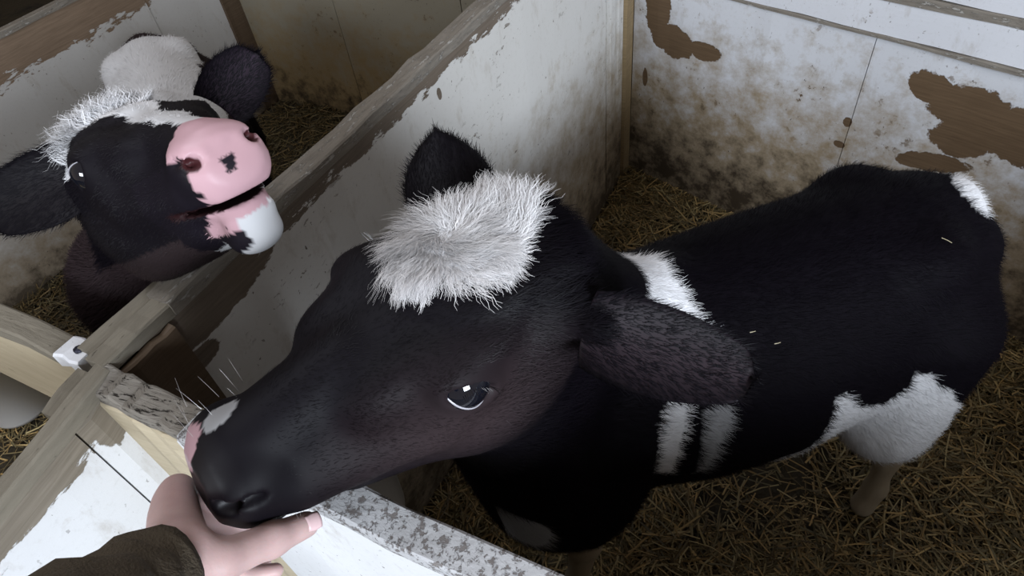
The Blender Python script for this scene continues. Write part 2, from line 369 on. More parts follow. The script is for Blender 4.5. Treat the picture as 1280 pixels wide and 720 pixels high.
# ---------------------------------------------------------------- implicit surfaces
class Field:
    def __init__(s, xs, ys, zs):
        s.ax = [np.asarray(a, np.float32) for a in (xs, ys, zs)]
        s.F = np.full([len(a) for a in s.ax], 1.0, np.float32)
    def region(s, lo, hi):
        sl = []
        for a, l, h in zip(s.ax, lo, hi):
            i = max(0, np.searchsorted(a, l)-1); j = min(len(a), np.searchsorted(a, h)+1)
            if j-i < 2: return None, None
            sl.append(slice(i, j))
        g = np.meshgrid(*[a[q] for a, q in zip(s.ax, sl)], indexing='ij')
        return tuple(sl), np.stack(g, -1)
    def add(s, fn, lo, hi, k=.02, sub=False):
        pad = k*1.5+.03
        sl, P = s.region(np.array(lo)-pad, np.array(hi)+pad)
        if sl is None: return
        d = fn(P).astype(np.float32); f = s.F[sl]
        if sub:
            d = -d; h = np.clip(.5-.5*(f-d)/k, 0, 1); s.F[sl] = f*(1-h)+d*h+k*h*(1-h)
        else:
            h = np.clip(.5+.5*(f-d)/k, 0, 1); s.F[sl] = f*(1-h)+d*h-k*h*(1-h)
    def mesh(s):
        F = s.F; nx, ny, nz = F.shape; S = F < 0
        act = np.zeros((nx-1, ny-1, nz-1), np.int8)
        for a in (0, 1):
            for b in (0, 1):
                for c in (0, 1): act += S[a:nx-1+a, b:ny-1+b, c:nz-1+c]
        A = np.argwhere((act > 0) & (act < 8)); idx = -np.ones(act.shape, np.int64); idx[tuple(A.T)] = np.arange(len(A))
        acc = np.zeros((len(A), 3)); cnt = np.zeros(len(A))
        X = s.ax
        for axis in range(3):
            o1, o2 = [q for q in range(3) if q != axis]
            for u in (0, 1):
                for v in (0, 1):
                    p = A.copy(); p[:, o1] += u; p[:, o2] += v; q = p.copy(); q[:, axis] += 1
                    f0 = F[tuple(p.T)]; f1 = F[tuple(q.T)]; cr = (f0 < 0) != (f1 < 0)
                    tt = np.where(cr, f0/np.where(cr, f0-f1, 1), 0)
                    for d in range(3):
                        x0 = X[d][p[:, d]]; x1 = X[d][q[:, d]]
                        acc[:, d] += np.where(cr, x0+(x1-x0)*tt, 0)
                    cnt += cr
        V = acc/cnt[:, None]
        Q = []
        for axis in range(3):
            o1, o2 = [(1, 2), (2, 0), (0, 1)][axis]
            sa = [slice(None)]*3; sb = [slice(None)]*3; sa[axis] = slice(0, -1); sb[axis] = slice(1, None)
            cr = S[tuple(sa)] != S[tuple(sb)]; E = np.argwhere(cr); E = E[(E[:, o1] > 0) & (E[:, o2] > 0) & (E[:, o1] < F.shape[o1]-1) & (E[:, o2] < F.shape[o2]-1)]
            ins = S[tuple(E.T)]
            def g(d1, d2):
                e = E.copy(); e[:, o1] -= d1; e[:, o2] -= d2; return idx[tuple(e.T)]
            a, b, c, d = g(1, 1), g(0, 1), g(0, 0), g(1, 0)
            q1 = np.stack([a, b, c, d], -1); q2 = q1[:, ::-1]
            Q.append(np.where(ins[:, None], q1, q2))
        Q = np.concatenate(Q); Q = Q[(Q >= 0).all(1)]
        return V, Q

def ell(c, r, R=None):
    c = np.array(c, float); r = np.array(r, float)
    def f(P):
        q = P-c
        if R is not None: q = q@R
        k0 = np.linalg.norm(q/r, axis=-1); k1 = np.linalg.norm(q/(r*r), axis=-1)
        return k0*(k0-1)/np.maximum(k1, 1e-6)
    return f, c-r.max(), c+r.max()
def cone(a, b, ra, rb):
    a = np.array(a, float); b = np.array(b, float); ab = b-a; L2 = ab@ab
    def f(P):
        q = P-a; h = np.clip((q@ab)/L2, 0, 1)
        return np.linalg.norm(q-h[..., None]*ab, axis=-1)-(ra+(rb-ra)*h)
    r = max(ra, rb); return f, np.minimum(a, b)-r, np.maximum(a, b)+r
def loft(secs, top=0.0, pw=2.0):
    """secs rows: (x, zc, hw, hh); implicit tube along x in its frame; top>0 narrows the upper half"""
    S = np.array(secs, float)
    def f(q):
        x = q[..., 0]
        zc, hw, hh = (np.interp(x, S[:, 0], S[:, i]) for i in (1, 2, 3))
        v = (q[..., 2]-zc)/hh; hw2 = hw*(1-top*np.clip(v, -1, 1.2)); u = np.abs(q[..., 1])/hw2
        r = (u**pw+np.abs(v)**pw)**(1/pw)
        d = (r-1)*np.minimum(hw, hh)
        e = np.maximum(S[0, 0]-x, x-S[-1, 0])
        return np.where(e > 0, np.sqrt(np.maximum(d, 0)**2+e**2)+np.minimum(d, 0)*0, d)
    return f

class Frame:
    def __init__(s, t, R, sc=1.0): s.t = np.array(t, float); s.R = np.array(R, float); s.s = sc    # R columns = axes
    def w(s, p): return (np.asarray(p, float)*s.s)@s.R.T+s.t
    def l(s, P): return ((P-s.t)@s.R)/s.s
    def d(s, v): return np.asarray(v, float)@s.R.T
def in_frame(fr, f, lo, hi):
    cs = np.array([[x, y, z] for x in (lo[0], hi[0]) for y in (lo[1], hi[1]) for z in (lo[2], hi[2])]); W = fr.w(cs)
    return (lambda P: f(fr.l(P))*fr.s), W.min(0), W.max(0)

BODY = [(-.755, .79, .05, .07), (-.73, .78, .11, .13), (-.68, .765, .155, .175), (-.60, .745, .185, .21), (-.48, .715, .205, .24), (-.32, .695, .218, .255),
        (-.16, .695, .205, .255), (-.02, .705, .175, .25), (.08, .70, .145, .225), (.15, .68, .11, .17), (.19, .67, .07, .11)]
HEAD = [(-.045, -.080, .050, .055), (-.02, -.080, .078, .078), (.02, -.088, .094, .090), (.07, -.100, .098, .103), (.11, -.108, .092, .108), (.15, -.112, .078, .100), (.195, -.115, .062, .087),
        (.24, -.117, .053, .072), (.275, -.117, .050, .061), (.305, -.114, .052, .053), (.328, -.111, .046, .044), (.340, -.108, .034, .03)]
def calf_field(FLD, H, B, neck, legs, mouth_open=0.0):
    f, lo, hi = in_frame(B, loft(BODY, .10), (-.80, -.22, .43), (.19, .22, .96)); FLD.add(f, lo, hi, .05)
    def be(c, r, k=.04):
        f, lo, hi = ell(c, r); f, lo, hi = in_frame(B, f, lo, hi); FLD.add(f, lo, hi, k)
    def bc(a, b, ra, rb, k=.04):
        f, lo, hi = cone(a, b, ra, rb); f, lo, hi = in_frame(B, f, lo, hi); FLD.add(f, lo, hi, k)
    bc((.02, 0, .925), (-.12, 0, .935), .03, .03)              # withers
    for s in (-1, 1):
        be((-.56, s*.105, .882), (.06, .045, .05), .05)         # hip bones
        be((-.70, s*.080, .845), (.04, .03, .03), .04)         # pin bones
        bc((-.62, s*.115, .70), (-.555, s*.165, .50), .12, .09, .06)   # thigh to stifle
        bc((.02, s*.12, .76), (.07, s*.13, .58), .085, .07, .05)      # shoulder
    bc((-.70, 0, .90), (-.735, 0, .85), .030, .022, .03); bc((-.735, 0, .85), (-.765, 0, .62), .024, .017, .02); bc((-.765, 0, .62), (-.76, 0, .40), .017, .024, .02)   # tail
    for (pts, rad) in legs:
        for i in range(len(pts)-1):
            bc(pts[i], pts[i+1], rad[i], rad[i+1], .025)
    for (a, b, ra, rb, k) in neck:
        f, lo, hi = cone(a, b, ra, rb); FLD.add(f, lo, hi, k)
    f, lo, hi = in_frame(H, loft(HEAD, .0, 2.25), (-.045, -.09, -.19), (.36, .09, .01)); FLD.add(f, lo, hi, .03)
    def he(c, r, k=.02, sub=False, rot=None):
        f, lo, hi = ell(c, r, rot); f, lo, hi = in_frame(H, f, lo, hi); FLD.add(f, lo, hi, k, sub)
    def hc(a, b, ra, rb, k=.015, sub=False):
        f, lo, hi = cone(a, b, ra, rb); f, lo, hi = in_frame(H, f, lo, hi); FLD.add(f, lo, hi, k, sub)
    he((-.015, 0, -.01), (.04, .055, .022), .03)               # poll crest
    he((.06, 0, -.005), (.06, .065, .018), .03)
    hc((.20, 0, -.050), (.292, 0, -.078), .022, .022, .03)      # nose bridge
    for s in (-1, 1):
        he((.118, s*.068, -.032), (.042, .028, .020), .03)    # brow
        he((.165, s*.050, -.058), (.050, .026, .032), .025)
        he((.12, s*.076, -.072), (.042, .024, .034), .02)
        he((.070, s*.060, -.150), (.070, .040, .060), .03)     # cheek
        hc((.05, s*.048, -.185), (.22, s*.028, -.168), .034, .022, .025)   # jaw bone
        he((.305, s*.031, -.098), (.030, .024, .028), .015)    # nostril wings
        hc((.15, s*.062, -.11), (.27, s*.042, -.124), .028, .019, .03)
        hc((-.01, s*.080, -.050), (-.01, s*.102, -.050), .028, .022, .02)   # ear base
        he((.334, s*.038, -.096), (.020, .0105, .0095), .003, True)
        he((.316, s*.052, -.088), (.015, .009, .0055), .003, True)
        RE = np.array([[.866, 0, -.5], [0, 1, 0], [.5, 0, .866]])
        he((.125, s*.087, -.048), (.034, .017, .021), .012, False, RE)   # lids
        he((.127, s*.109, -.047), (.0330, .024, .0132), .004, True, RE)   # eye opening
    he((.318, 0, -.122), (.026, .046, .026), .02)              # upper lip
    jo = -.012-mouth_open
    hc((.20, 0, -.176+jo*.3), (.290, 0, -.168+jo), .028, .024, .02)
    he((.302, 0, -.158+jo), (.022, .034, .016), .015)
    if mouth_open: he((.285, 0, -.186+jo), (.034, .034, .022), .02)
    def slot(q):                                               # mouth slit
        z0 = np.interp(q[..., 0], [.22, .33], [-.138, -.146+jo*.5]); th = .0025+mouth_open*.5*np.clip((q[..., 0]-.24)/.08, 0, 1)
        return np.maximum(np.maximum(np.abs(q[..., 2]-z0)-th, .245-q[..., 0]), -.008-np.abs(q[..., 1])*0)
    f, lo, hi = in_frame(H, slot, (.25, -.05, -.16), (.37, .05, -.13)); FLD.add(f, lo, hi, .004, True)

def smooth_mesh(V, Q, it=1):
    for _ in range(it):
        acc = np.zeros_like(V); cnt = np.zeros(len(V))
        for a, b in ((0, 1), (1, 2), (2, 3), (3, 0)):
            np.add.at(acc, Q[:, a], V[Q[:, b]]); np.add.at(acc, Q[:, b], V[Q[:, a]])
            np.add.at(cnt, Q[:, a], 1); np.add.at(cnt, Q[:, b], 1)
        V = V*.5+acc/np.maximum(cnt, 1)[:, None]*.5
    return V
def normals(V, Q):
    fn = np.cross(V[Q[:, 2]]-V[Q[:, 0]], V[Q[:, 3]]-V[Q[:, 1]]); N = np.zeros_like(V)
    for k in range(4): np.add.at(N, Q[:, k], fn)
    return N/np.maximum(np.linalg.norm(N, axis=1, keepdims=True), 1e-12)

def axis(parts):
    out = []
    for (a, b, h) in parts: out.append(np.arange(a, b, h))
    return np.concatenate(out)

def unit(v): v = np.asarray(v, float); return v/np.linalg.norm(v, axis=-1, keepdims=True)
def vnoise(P, s, seed=0):
    """cheap smooth pseudo-noise, vectorised"""
    r = np.random.RandomState(seed); out = 0
    for o in range(5):
        k = r.randn(3)*s*(1.45**o); out = out+np.sin(P@k+r.rand()*6.28)/(1.25**o)
    return out/2.6

# fur -----------------------------------------------------------------
def fur(name, V, Q, N, n, frames, colf, lenf, densf, mat, parent, lift=.35, width=.0007, clump=.25, seed=1, jitter=.22, k=3, curl=0.0, combf=None, glossf=None):
    r = np.random.RandomState(seed)
    T = np.concatenate([Q[:, [0, 1, 2]], Q[:, [0, 2, 3]]])
    A = np.linalg.norm(np.cross(V[T[:, 1]]-V[T[:, 0]], V[T[:, 2]]-V[T[:, 0]]), axis=1)*densf(V[T].mean(1))
    c = np.cumsum(A); ti = np.searchsorted(c, r.rand(n)*c[-1]); ti = np.minimum(ti, len(T)-1)
    b = r.dirichlet((1, 1, 1), n)
    P = (V[T[ti]]*b[..., None]).sum(1); Nn = unit((N[T[ti]]*b[..., None]).sum(1))
    D = combf(P, Nn); D = D-(D*Nn).sum(1, keepdims=True)*Nn; D = unit(D+1e-9)
    S = np.cross(Nn, D)
    wav = vnoise(P, 60, seed+5)[:, None]*clump
    D = unit(D+S*(wav+r.randn(n, 1)*jitter))
    L = lenf(P)*(.6+.8*r.rand(n)); lf = lift*(.5+r.rand(n)); 
    root = P-Nn*.0015
    pts = [root]; cur = root; seg = (L/(k-1))[:, None]
    for i in range(1, k):
        f = (1-.55*(i-1)/max(k-2, 1))
        dr = unit(D+Nn*(lf[:, None]*f))
        if curl: dr = unit(dr+curl*(S*np.sin(i*1.9+wav*8)+D*np.cos(i*1.3+wav*5)*.4)+np.array([0, 0, -1.])*curl*.35*i/k)
        cur = cur+dr*seg; pts.append(cur)
    K = np.stack(pts, 1); sd = unit(np.cross(Nn, D))
    cols = with_gloss(colf(P)*(.78+.44*r.rand(n, 1)), .12 if glossf is None else np.minimum(glossf(P)*1.6, .30))
    Vv, Fq, C = ribbons(K, width*(.7+.6*r.rand(n)), sd, .2, cols)
    o = mesh_obj(name, Vv, Fq, mat, parent, smooth=True, cols=C)
    return tag(o, kind='stuff')

def gloss_mat(name):
    """alpha of the colour attribute: 0 dull body hair, .4 sleek face hair, 1 wet nose leather"""
    t = NT(name); a = t.n('ShaderNodeAttribute', attribute_name='Col'); g = a.outputs['Alpha']
    t.set(t.b.inputs['Base Color'], a.outputs['Color'])
    t.set(t.b.inputs['Roughness'], t.math('MULTIPLY_ADD', g, -.42, .66)); t.set(t.b.inputs['Specular IOR Level'], t.math('MULTIPLY_ADD', g, .60, .05))
    return t.m
m_hide = gloss_mat('calf_hide'); m_fur = gloss_mat('calf_hair')
def with_gloss(C, g): return np.concatenate([C, np.broadcast_to(np.asarray(g, float).reshape(-1, 1), (len(C), 1))], 1)
def calf_gloss(H):
    def f(P):
        h = H.l(P); hd = np.clip((h[:, 0]+.02)/.08, 0, 1)*(P[:, 2] > .98); g = .13*hd
        wet = np.clip(1.6-np.linalg.norm((h-np.array([.338, 0, -.098]))/np.array([.030, .052, .040]), axis=1), 0, 1)*.6*(P[:, 2] > .98)
        return np.maximum(wet, g)
    return f
t = NT('wet_eye'); t.b.inputs['Base Color'].default_value = rgb(.004, .005, .010); t.b.inputs['Roughness'].default_value = .05; t.b.inputs['Coat Weight'].default_value = 1; m_eye = t.m
t = NT('eye_white'); t.b.inputs['Base Color'].default_value = rgb(.42, .41, .45); t.b.inputs['Roughness'].default_value = .2; m_rim = t.m
t = NT('wet_pink'); t.b.inputs['Base Color'].default_value = rgb(.60, .33, .34); t.b.inputs['Roughness'].default_value = .35; m_tongue = t.m
BLK = np.array([.0030, .0022, .0040]); BRN = np.array([.028, .019, .021]); WHT = np.array([.74, .74, .76]); PNK = np.array([.47, .29, .32])

def ear_mesh(name, base, tip, face, width, parent, coli, colo, fur_n=3500, fold=.5, root_w=.45, seed=3, tipk=.72, gl=.16):
    """leaf-shaped cupped ear with thickness. face = direction its hollow opens to"""
    base = np.array(base, float); tip = np.array(tip, float); ax = tip-base; L = np.linalg.norm(ax); ax /= L
    fc = np.array(face, float); fc = unit(fc-(fc@ax)*ax); sd = np.cross(ax, fc)
    nu, nv = 26, 17; outs = []
    for sh in (0, 1):
        for i in range(nu):
            f = i/(nu-1); wv = width*.5*(root_w*(1-f)**2+1.0*math.sin(math.pi*min(1, (f*tipk+.12)))**.75)*(1 if f < .9 else math.sqrt(max(0, 1-((f-.9)/.1)**2))*.98+.02)
            for j in range(nv):
                g = (j/(nv-1))*2-1; a = g*fold*2.0*(1-.45*f)
                cup = (1-math.cos(a))*width*.62*(1-.3*f); lat = wv*math.sin(a)/max(math.sin(fold*2.0*(1-.45*f)), .3) if fold*2*(1-.45*f) < 1.6 else wv*g
                p = base+ax*(L*f)+sd*lat+fc*(cup-(.0045*(1-abs(g)**3) if sh else 0.0)-.03*L*math.sin(f*3.1))
                outs.append(p)
    V = np.array(outs); Fc = []
    n0 = nu*nv
    for i in range(nu-1):
        for j in range(nv-1):
            a = i*nv+j; Fc.append((a, a+nv, a+nv+1, a+1)); b = n0+a; Fc.append((b, b+1, b+nv+1, b+nv))
    for i in range(nu-1):
        for j in (0, nv-1):
            a = i*nv+j; Fc.append((a, n0+a, n0+a+nv, a+nv) if j == 0 else (a, a+nv, n0+a+nv, n0+a))
    for j in range(nv-1):
        a = (nu-1)*nv+j; Fc.append((a, n0+a, n0+a+1, a+1))
        a = j; Fc.append((a, a+1, n0+a+1, n0+a))
    Q = np.array(Fc); cols = np.concatenate([np.repeat(coli[None], n0, 0), np.repeat(colo[None], n0, 0)])
    g = np.tile(np.abs(np.linspace(-1, 1, nv)), nu); cols[:n0] = coli*(1-g[:, None]*.8)+colo*(g[:, None]*.8); cols = with_gloss(cols, gl)
    o = mesh_obj(name, V, Q, m_hide, parent, cols=cols)
    N = normals(V, Q)
    # outward normals
    ctr = base+ax*L*.5
    fur('ear_hair', V, Q, N, fur_n, None, lambda P: np.repeat(colo[None], len(P), 0), lambda P: np.full(len(P), .013), lambda P: np.ones(len(P)), m_fur, o, lift=.25, seed=seed,
        combf=lambda P, n: unit(np.repeat(ax[None], len(P), 0)+(P-ctr-((P-ctr)@ax)[:, None]*ax)/width*.8))
    return o

EX, EY, EZ = .125, .0795, -.048
def eye(H, s, parent, rimup=False):
    c = H.w((EX, s*EY, EZ)); sc = H.s
    import bmesh
    bm = bmesh.new(); bmesh.ops.create_uvsphere(bm, u_segments=32, v_segments=20, radius=.0272*sc)
    me = bpy.data.meshes.new('eyeball'); bm.to_mesh(me); bm.free(); me.materials.append(m_eye)
    me.polygons.foreach_set('use_smooth', np.full(len(me.polygons), True))
    o = bpy.data.objects.new('eyeball', me); link(o, parent); o.location = c; shift(o, parent)
    # pale rim following the almond opening
    P = []
    a0, a1 = (math.pi*1.06, math.pi*1.94) if not rimup else (math.pi*.06, math.pi*.94)
    ns = 22; V = []; Fc = []
    for i in range(ns):
        a = a0+(a1-a0)*i/(ns-1); r = .0007*math.sin(math.pi*i/(ns-1))**.4+.0001
        ex, ez = .0262*math.cos(a), .0108*math.sin(a); p = np.array((EX+ex*.866-ez*.5, 0, EZ+ex*.5+ez*.866))
        rr = (p[0]-EX)**2+(p[2]-EZ)**2; y = s*(EY+math.sqrt(max(1e-6, .0272**2-rr))+.0006)
        for j in range(6):
            b = j/6*2*math.pi; er = np.array((math.cos(a), 0, math.sin(a)))
            V.append(H.w(p*np.array([1, 0, 1])+np.array([0, y, 0])+er*r*1.5*math.cos(b)+np.array([0, s, 0])*r*.5*math.sin(b)))
    for i in range(ns-1):
        for j in range(6): Fc.append((i*6+j, i*6+(j+1) % 6, (i+1)*6+(j+1) % 6, (i+1)*6+j))
    r_ = mesh_obj('eyelid_rim', V, Fc, m_rim, o); r_.matrix_parent_inverse = (Matrix.Translation(c)).inverted()
    return o

# ---------------------------------------------------------------- near calf
H1 = Frame((0.0116, 0.4825, 1.2933), np.array([[-.8322, .5365, .1403], [-.5463, -.8366, -.0412], [.0953, -.1109, .9893]]), 1.0036)
fw1 = unit(np.array([-.975, -.222, 0])); lf1 = np.cross((0, 0, 1), fw1)
B1 = Frame((.13, .70, 0), np.stack([fw1, lf1, np.array([0, 0, 1.])], 1), 1.0)
neck1 = [(H1.w((.07, .01, -.15)), (.03, .59, .60), .065, .125, .06), ((.03, .60, .62), (.06, .63, .52), .13, .11, .06), (H1.w((.00, 0, -.08)), B1.w((.10, 0, .84)), .075, .135, .06), (H1.w((.02, 0, -.11)), B1.w((.16, 0, .70)), .07, .13, .06), (H1.w((-.02, 0, -.07)), B1.w((-.05, 0, .88)), .06, .08, .06)]
def leg_set(hx=-.62, offs=((0, 0),)*4):
    out = []
    for s in (1, -1):
        out.append(([(-.62, s*.15, .50), (-.71, s*.15, .36), (-.69, s*.145, .20), (-.685, s*.160, .09), (-.665, s*.165, .02)], [.085, .040, .025, .024, .03]))
        out.append(([(.05, s*.125, .60), (.07, s*.115, .40), (.08, s*.105, .30), (.10, s*.10, .10), (.12, s*.10, .03)], [.07, .038, .034, .024, .03]))
    return out
FAST = 1.0
f1 = Field(axis([(-.36, .12, .0035), (.12, 1.02, .009)]), axis([(.18, .68, .0035), (.68, 1.10, .009)]), axis([(-.02, .98, .010), (.98, 1.40, .0035)]))
calf_field(f1, H1, B1, neck1, leg_set())
V1, Q1 = f1.mesh(); del f1
V1 = smooth_mesh(V1, Q1, 1); N1 = normals(V1, Q1)

def poly_in(u, v, poly):
    ins = np.zeros(len(u), bool); n = len(poly)
    for i in range(n):
        x0, y0 = poly[i]; x1, y1 = poly[(i+1) % n]
        c = ((y0 > v) != (y1 > v)) & (u < (x1-x0)*(v-y0)/((y1-y0) if y1 != y0 else 1e-9)+x0); ins ^= c
    return ins
def blend(C, m, col): return np.where(m[:, None], col, C)
def col1(P):
    h = H1.l(P); b = B1.l(P); n = len(P)
    C = np.repeat(BLK[None], n, 0)
    w1 = vnoise(P, 70, 1)*.004; ishead = (h[:, 0] > -.08) & (P[:, 2] > 1.0)
    # brownish face
    k = np.clip(1.2-np.linalg.norm((h-np.array([.13, .09, -.10]))/np.array([.14, .07, .09]), axis=1), 0, 1)[:, None]*ishead[:, None]
    C = C*(1-k)+BRN*k
    # white forehead star
    hx, hy = h[:, 0]+w1, h[:, 1]+w1
    C = blend(C, ishead & (h[:, 2] > -.06) & poly_in(hx, hy, STAR1), WHT)
    C = blend(C, ishead & (np.linalg.norm((h+w1[:, None]*.5-np.array([.304, -.020, -.056]))/np.array([.018, .013, .018]), axis=1) < 1), WHT*.36)
    C = blend(C, ishead & (np.linalg.norm((h+w1[:, None]*.5-np.array([.337, -.026, -.082]))/np.array([.020, .018, .030]), axis=1) < 1), PNK*.8)
    bx, bz = b[:, 0]+vnoise(P, 50, 2)*.006, b[:, 2]+vnoise(P, 45, 3)*.006
    left = b[:, 1] > -.02
    for poly, c in BODY1: C = blend(C, ~ishead & left & poly_in(bx, bz, poly), c)
    C = blend(C, left & (h[:, 0] < -.1) & poly_in(bx, bz, SHO1), WHT)
    C = blend(C, np.linalg.norm((b-np.array([-.705, .03, .935]))/np.array([.035, .05, .05]), axis=1) < 1, WHT)
    C = blend(C, ~ishead & (np.linalg.norm((P-np.array([-.065, .455, .67]))/np.array([.07, .035, .09]), axis=1) < 1), WHT*.5)
    C = blend(C, (b[:, 2] < .38), np.array([.36, .30, .22]))
    return C
STAR1 = [(-0.016, 0.0072), (-0.0204, -0.0229), (0.0016, -0.0487), (0.0544, -0.0659), (0.0984, -0.0573), (0.1178, -0.0401), (0.1318, -0.0031), (0.1178, 0.0175), (0.0966, 0.0218), (0.0808, 0.0408), (0.0509, 0.0476), (0.0271, 0.0322), (0.0042, 0.0218)]
BODY1 = [([(-.09, .83), (-.045, .83), (-.015, .79), (-.015, .70), (-.05, .64), (-.062, .73)], WHT*.75), ([(-.135, .82), (-.105, .79), (-.10, .63), (-.12, .64), (-.15, .80)], WHT*.35), ([(-.25, .56), (-.33, .62), (-.34, .745), (-.363, .755), (-.387, .70), (-.469, .658), (-.504, .69), (-.509, .73), (-.535, .72), (-.63, .60), (-.68, .44), (-.60, .36), (-.40, .36), (-.20, .40)], WHT*.8)]
SHO1 = [(-.01, 1.035), (-.055, 1.035), (-.115, 1.0), (-.115, .965), (-.15, .90), (-.13, .88), (-.02, 1.0)]
calf1 = empty('calf', tuple(B1.w((-.3, 0, 0))))
tag(calf1, 'black calf with a white forehead tuft, reaching its muzzle over the front rail', 'calf')
body1 = mesh_obj('body', V1, Q1, m_hide, calf1, cols=with_gloss(col1(V1), calf_gloss(H1)(V1)))
eye(H1, 1, calf1); eye(H1, -1, calf1)

def comb_calf(H, B):
    def f(P, Nn):
        h = H.l(P); b = B.l(P); k = np.clip((P[:, 2]-.98)/.12, 0, 1)*np.clip((h[:, 0]+.16)/.1, 0, 1)
        hd = H.d(np.repeat([[-1., 0, .05]], len(P), 0))+H.d(np.stack([h[:, 0]*0, np.sign(h[:, 1])*.35, -.25+0*h[:, 0]], 1))
        bd = B.d(np.stack([-1+0*b[:, 0], np.sign(b[:, 1])*.1, -.65+0*b[:, 0]], 1))
        leg = (b[:, 2] < .42)[:, None]; bd = np.where(leg, np.array([[0, 0, -1.]]), bd)
        return unit(hd*k[:, None]+bd*(1-k[:, None]))
    return f
def calf_len(H, face=.007, poll=.016, body=.021, legs=.008, eyez=True):
    def f(P):
        h = H.l(P); L = np.full(len(P), body)
        near = np.clip((h[:, 0]+.05)/.10, 0, 1)*(P[:, 2] > 1.0); L = L*(1-near)+(poll*(1-np.clip(h[:, 0]/.12, 0, 1))+face*np.clip(h[:, 0]/.12, 0, 1))*near
        m = np.clip((h[:, 0]-.26)/.04, 0, 1)*(P[:, 2] > 1.0); L = L*(1-m)+.0025*m
        e = np.linalg.norm((h-np.array([EX, 0, EZ]))*np.array([1, 0, 1.6]), axis=1); L = np.where((e < .042) & (np.abs(h[:, 1]) > .05), L*.35, L)
        return np.where(P[:, 2] < .4, legs, L)
    return f
def calf_dens(H, C=np.array([0, 0, CAM_Z])):
    def f(P):
        h = H.l(P); d = np.linalg.norm(P-C, axis=1)
        dn = np.clip(1.5/d**2, .3, 6)
        e = np.linalg.norm((h-np.array([EX, 0, EZ]))*np.array([1, 0, 1.8]), axis=1); dn = np.where((e < .024) & (np.abs(h[:, 1]) > .05), 0, dn)
        dn = np.where((h[:, 0] > .30) & (P[:, 2] > 1.0) & (np.abs(h[:, 2]+.09) < .05), .0, dn)
        return dn
    return f
fur('coat', V1, Q1, N1, 260000, None, col1, calf_len(H1), calf_dens(H1), m_fur, body1, combf=comb_calf(H1, B1), glossf=calf_gloss(H1), seed=11, width=.00075, jitter=.3)
# long tuft on the forehead
def star_dens(P):
    h = H1.l(P); w1 = vnoise(P, 70, 1)*.004
    return ((h[:, 0] > -.08) & (P[:, 2] > 1.0) & (h[:, 2] > -.075) & poly_in(h[:, 0]+w1, h[:, 1]+w1, STAR1)).astype(float)
def star_comb(P, Nn):
    h = H1.l(P); c = h-np.array([.045, .0, 0]); v = np.stack([c[:, 0]*.8-.02, c[:, 1], 0*c[:, 0]], 1)
    sw = np.stack([-c[:, 1], c[:, 0], 0*c[:, 0]], 1)*.7
    return unit(H1.d(v+sw+np.array([-.012, .008, 0])))
def star_col(P):
    b = (.85+.22*vnoise(P, 95, 9))[:, None]; return WHT*1.12*np.clip(b, .35, 1)+np.array([.02, .01, .0])
fur('forehead_tuft', V1, Q1, N1, 11000, None, star_col, lambda P: .017+.018*np.clip(vnoise(P, 75, 4)+.3, 0, 1), star_dens, m_fur, body1, lift=.62, width=.0008, clump=1.7, jitter=.20, seed=5, k=7, curl=.5, combf=star_comb)
# ears
ear_mesh('ear', (0.0598, 0.3908, 1.2393), (0.2142, 0.3493, 1.1843), (.05, -.5, .80), .078, calf1, np.array([.020, .013, .017]), BLK, seed=21)
ear_mesh('ear', (-0.0483, 0.5549, 1.2711), (-0.0589, 0.6417, 1.3194), (-.1, .9, .1), .085, calf1, np.array([.03, .02, .022]), BLK, seed=22, tipk=.86)

# ---------------------------------------------------------------- far calf behind the partition
H2 = Frame((-0.5239, 0.8454, 1.2646), np.array([[0.6744, 0.681, -0.285], [-0.5583, 0.7232, 0.4064], [0.4829, -0.115, 0.8681]]), 0.9306)
fw2 = unit(np.array([.38, -.925, 0])); lf2 = np.cross((0, 0, 1), fw2)
B2 = Frame((-.84, 1.60, 0), np.stack([fw2, lf2, np.array([0, 0, 1.])], 1), .93)
neck2 = [(H2.w((.035, 0, -.13)), (-.60, .86, .98), .065, .115, .05), ((-.60, .86, .98), B2.w((.15, 0, .70)), .115, .12, .05), (H2.w((.00, 0, -.08)), B2.w((.10, 0, .84)), .075, .13, .06), (H2.w((.03, 0, -.12)), B2.w((.16, 0, .70)), .07, .12, .06), (H2.w((.08, 0, -.16)), B2.w((.17, 0, .66)), .05, .10, .06)]
f2 = Field(axis([(-1.35, -.74, .012), (-.74, -.14, .0045)]), axis([(.44, 1.04, .0045), (1.04, 2.5, .014)]), axis([(-.02, 1.0, .012), (1.0, 1.48, .0045)]))
calf_field(f2, H2, B2, neck2, leg_set(), mouth_open=.006)
V2, Q2 = f2.mesh(); del f2
V2 = smooth_mesh(V2, Q2, 1); N2 = normals(V2, Q2)
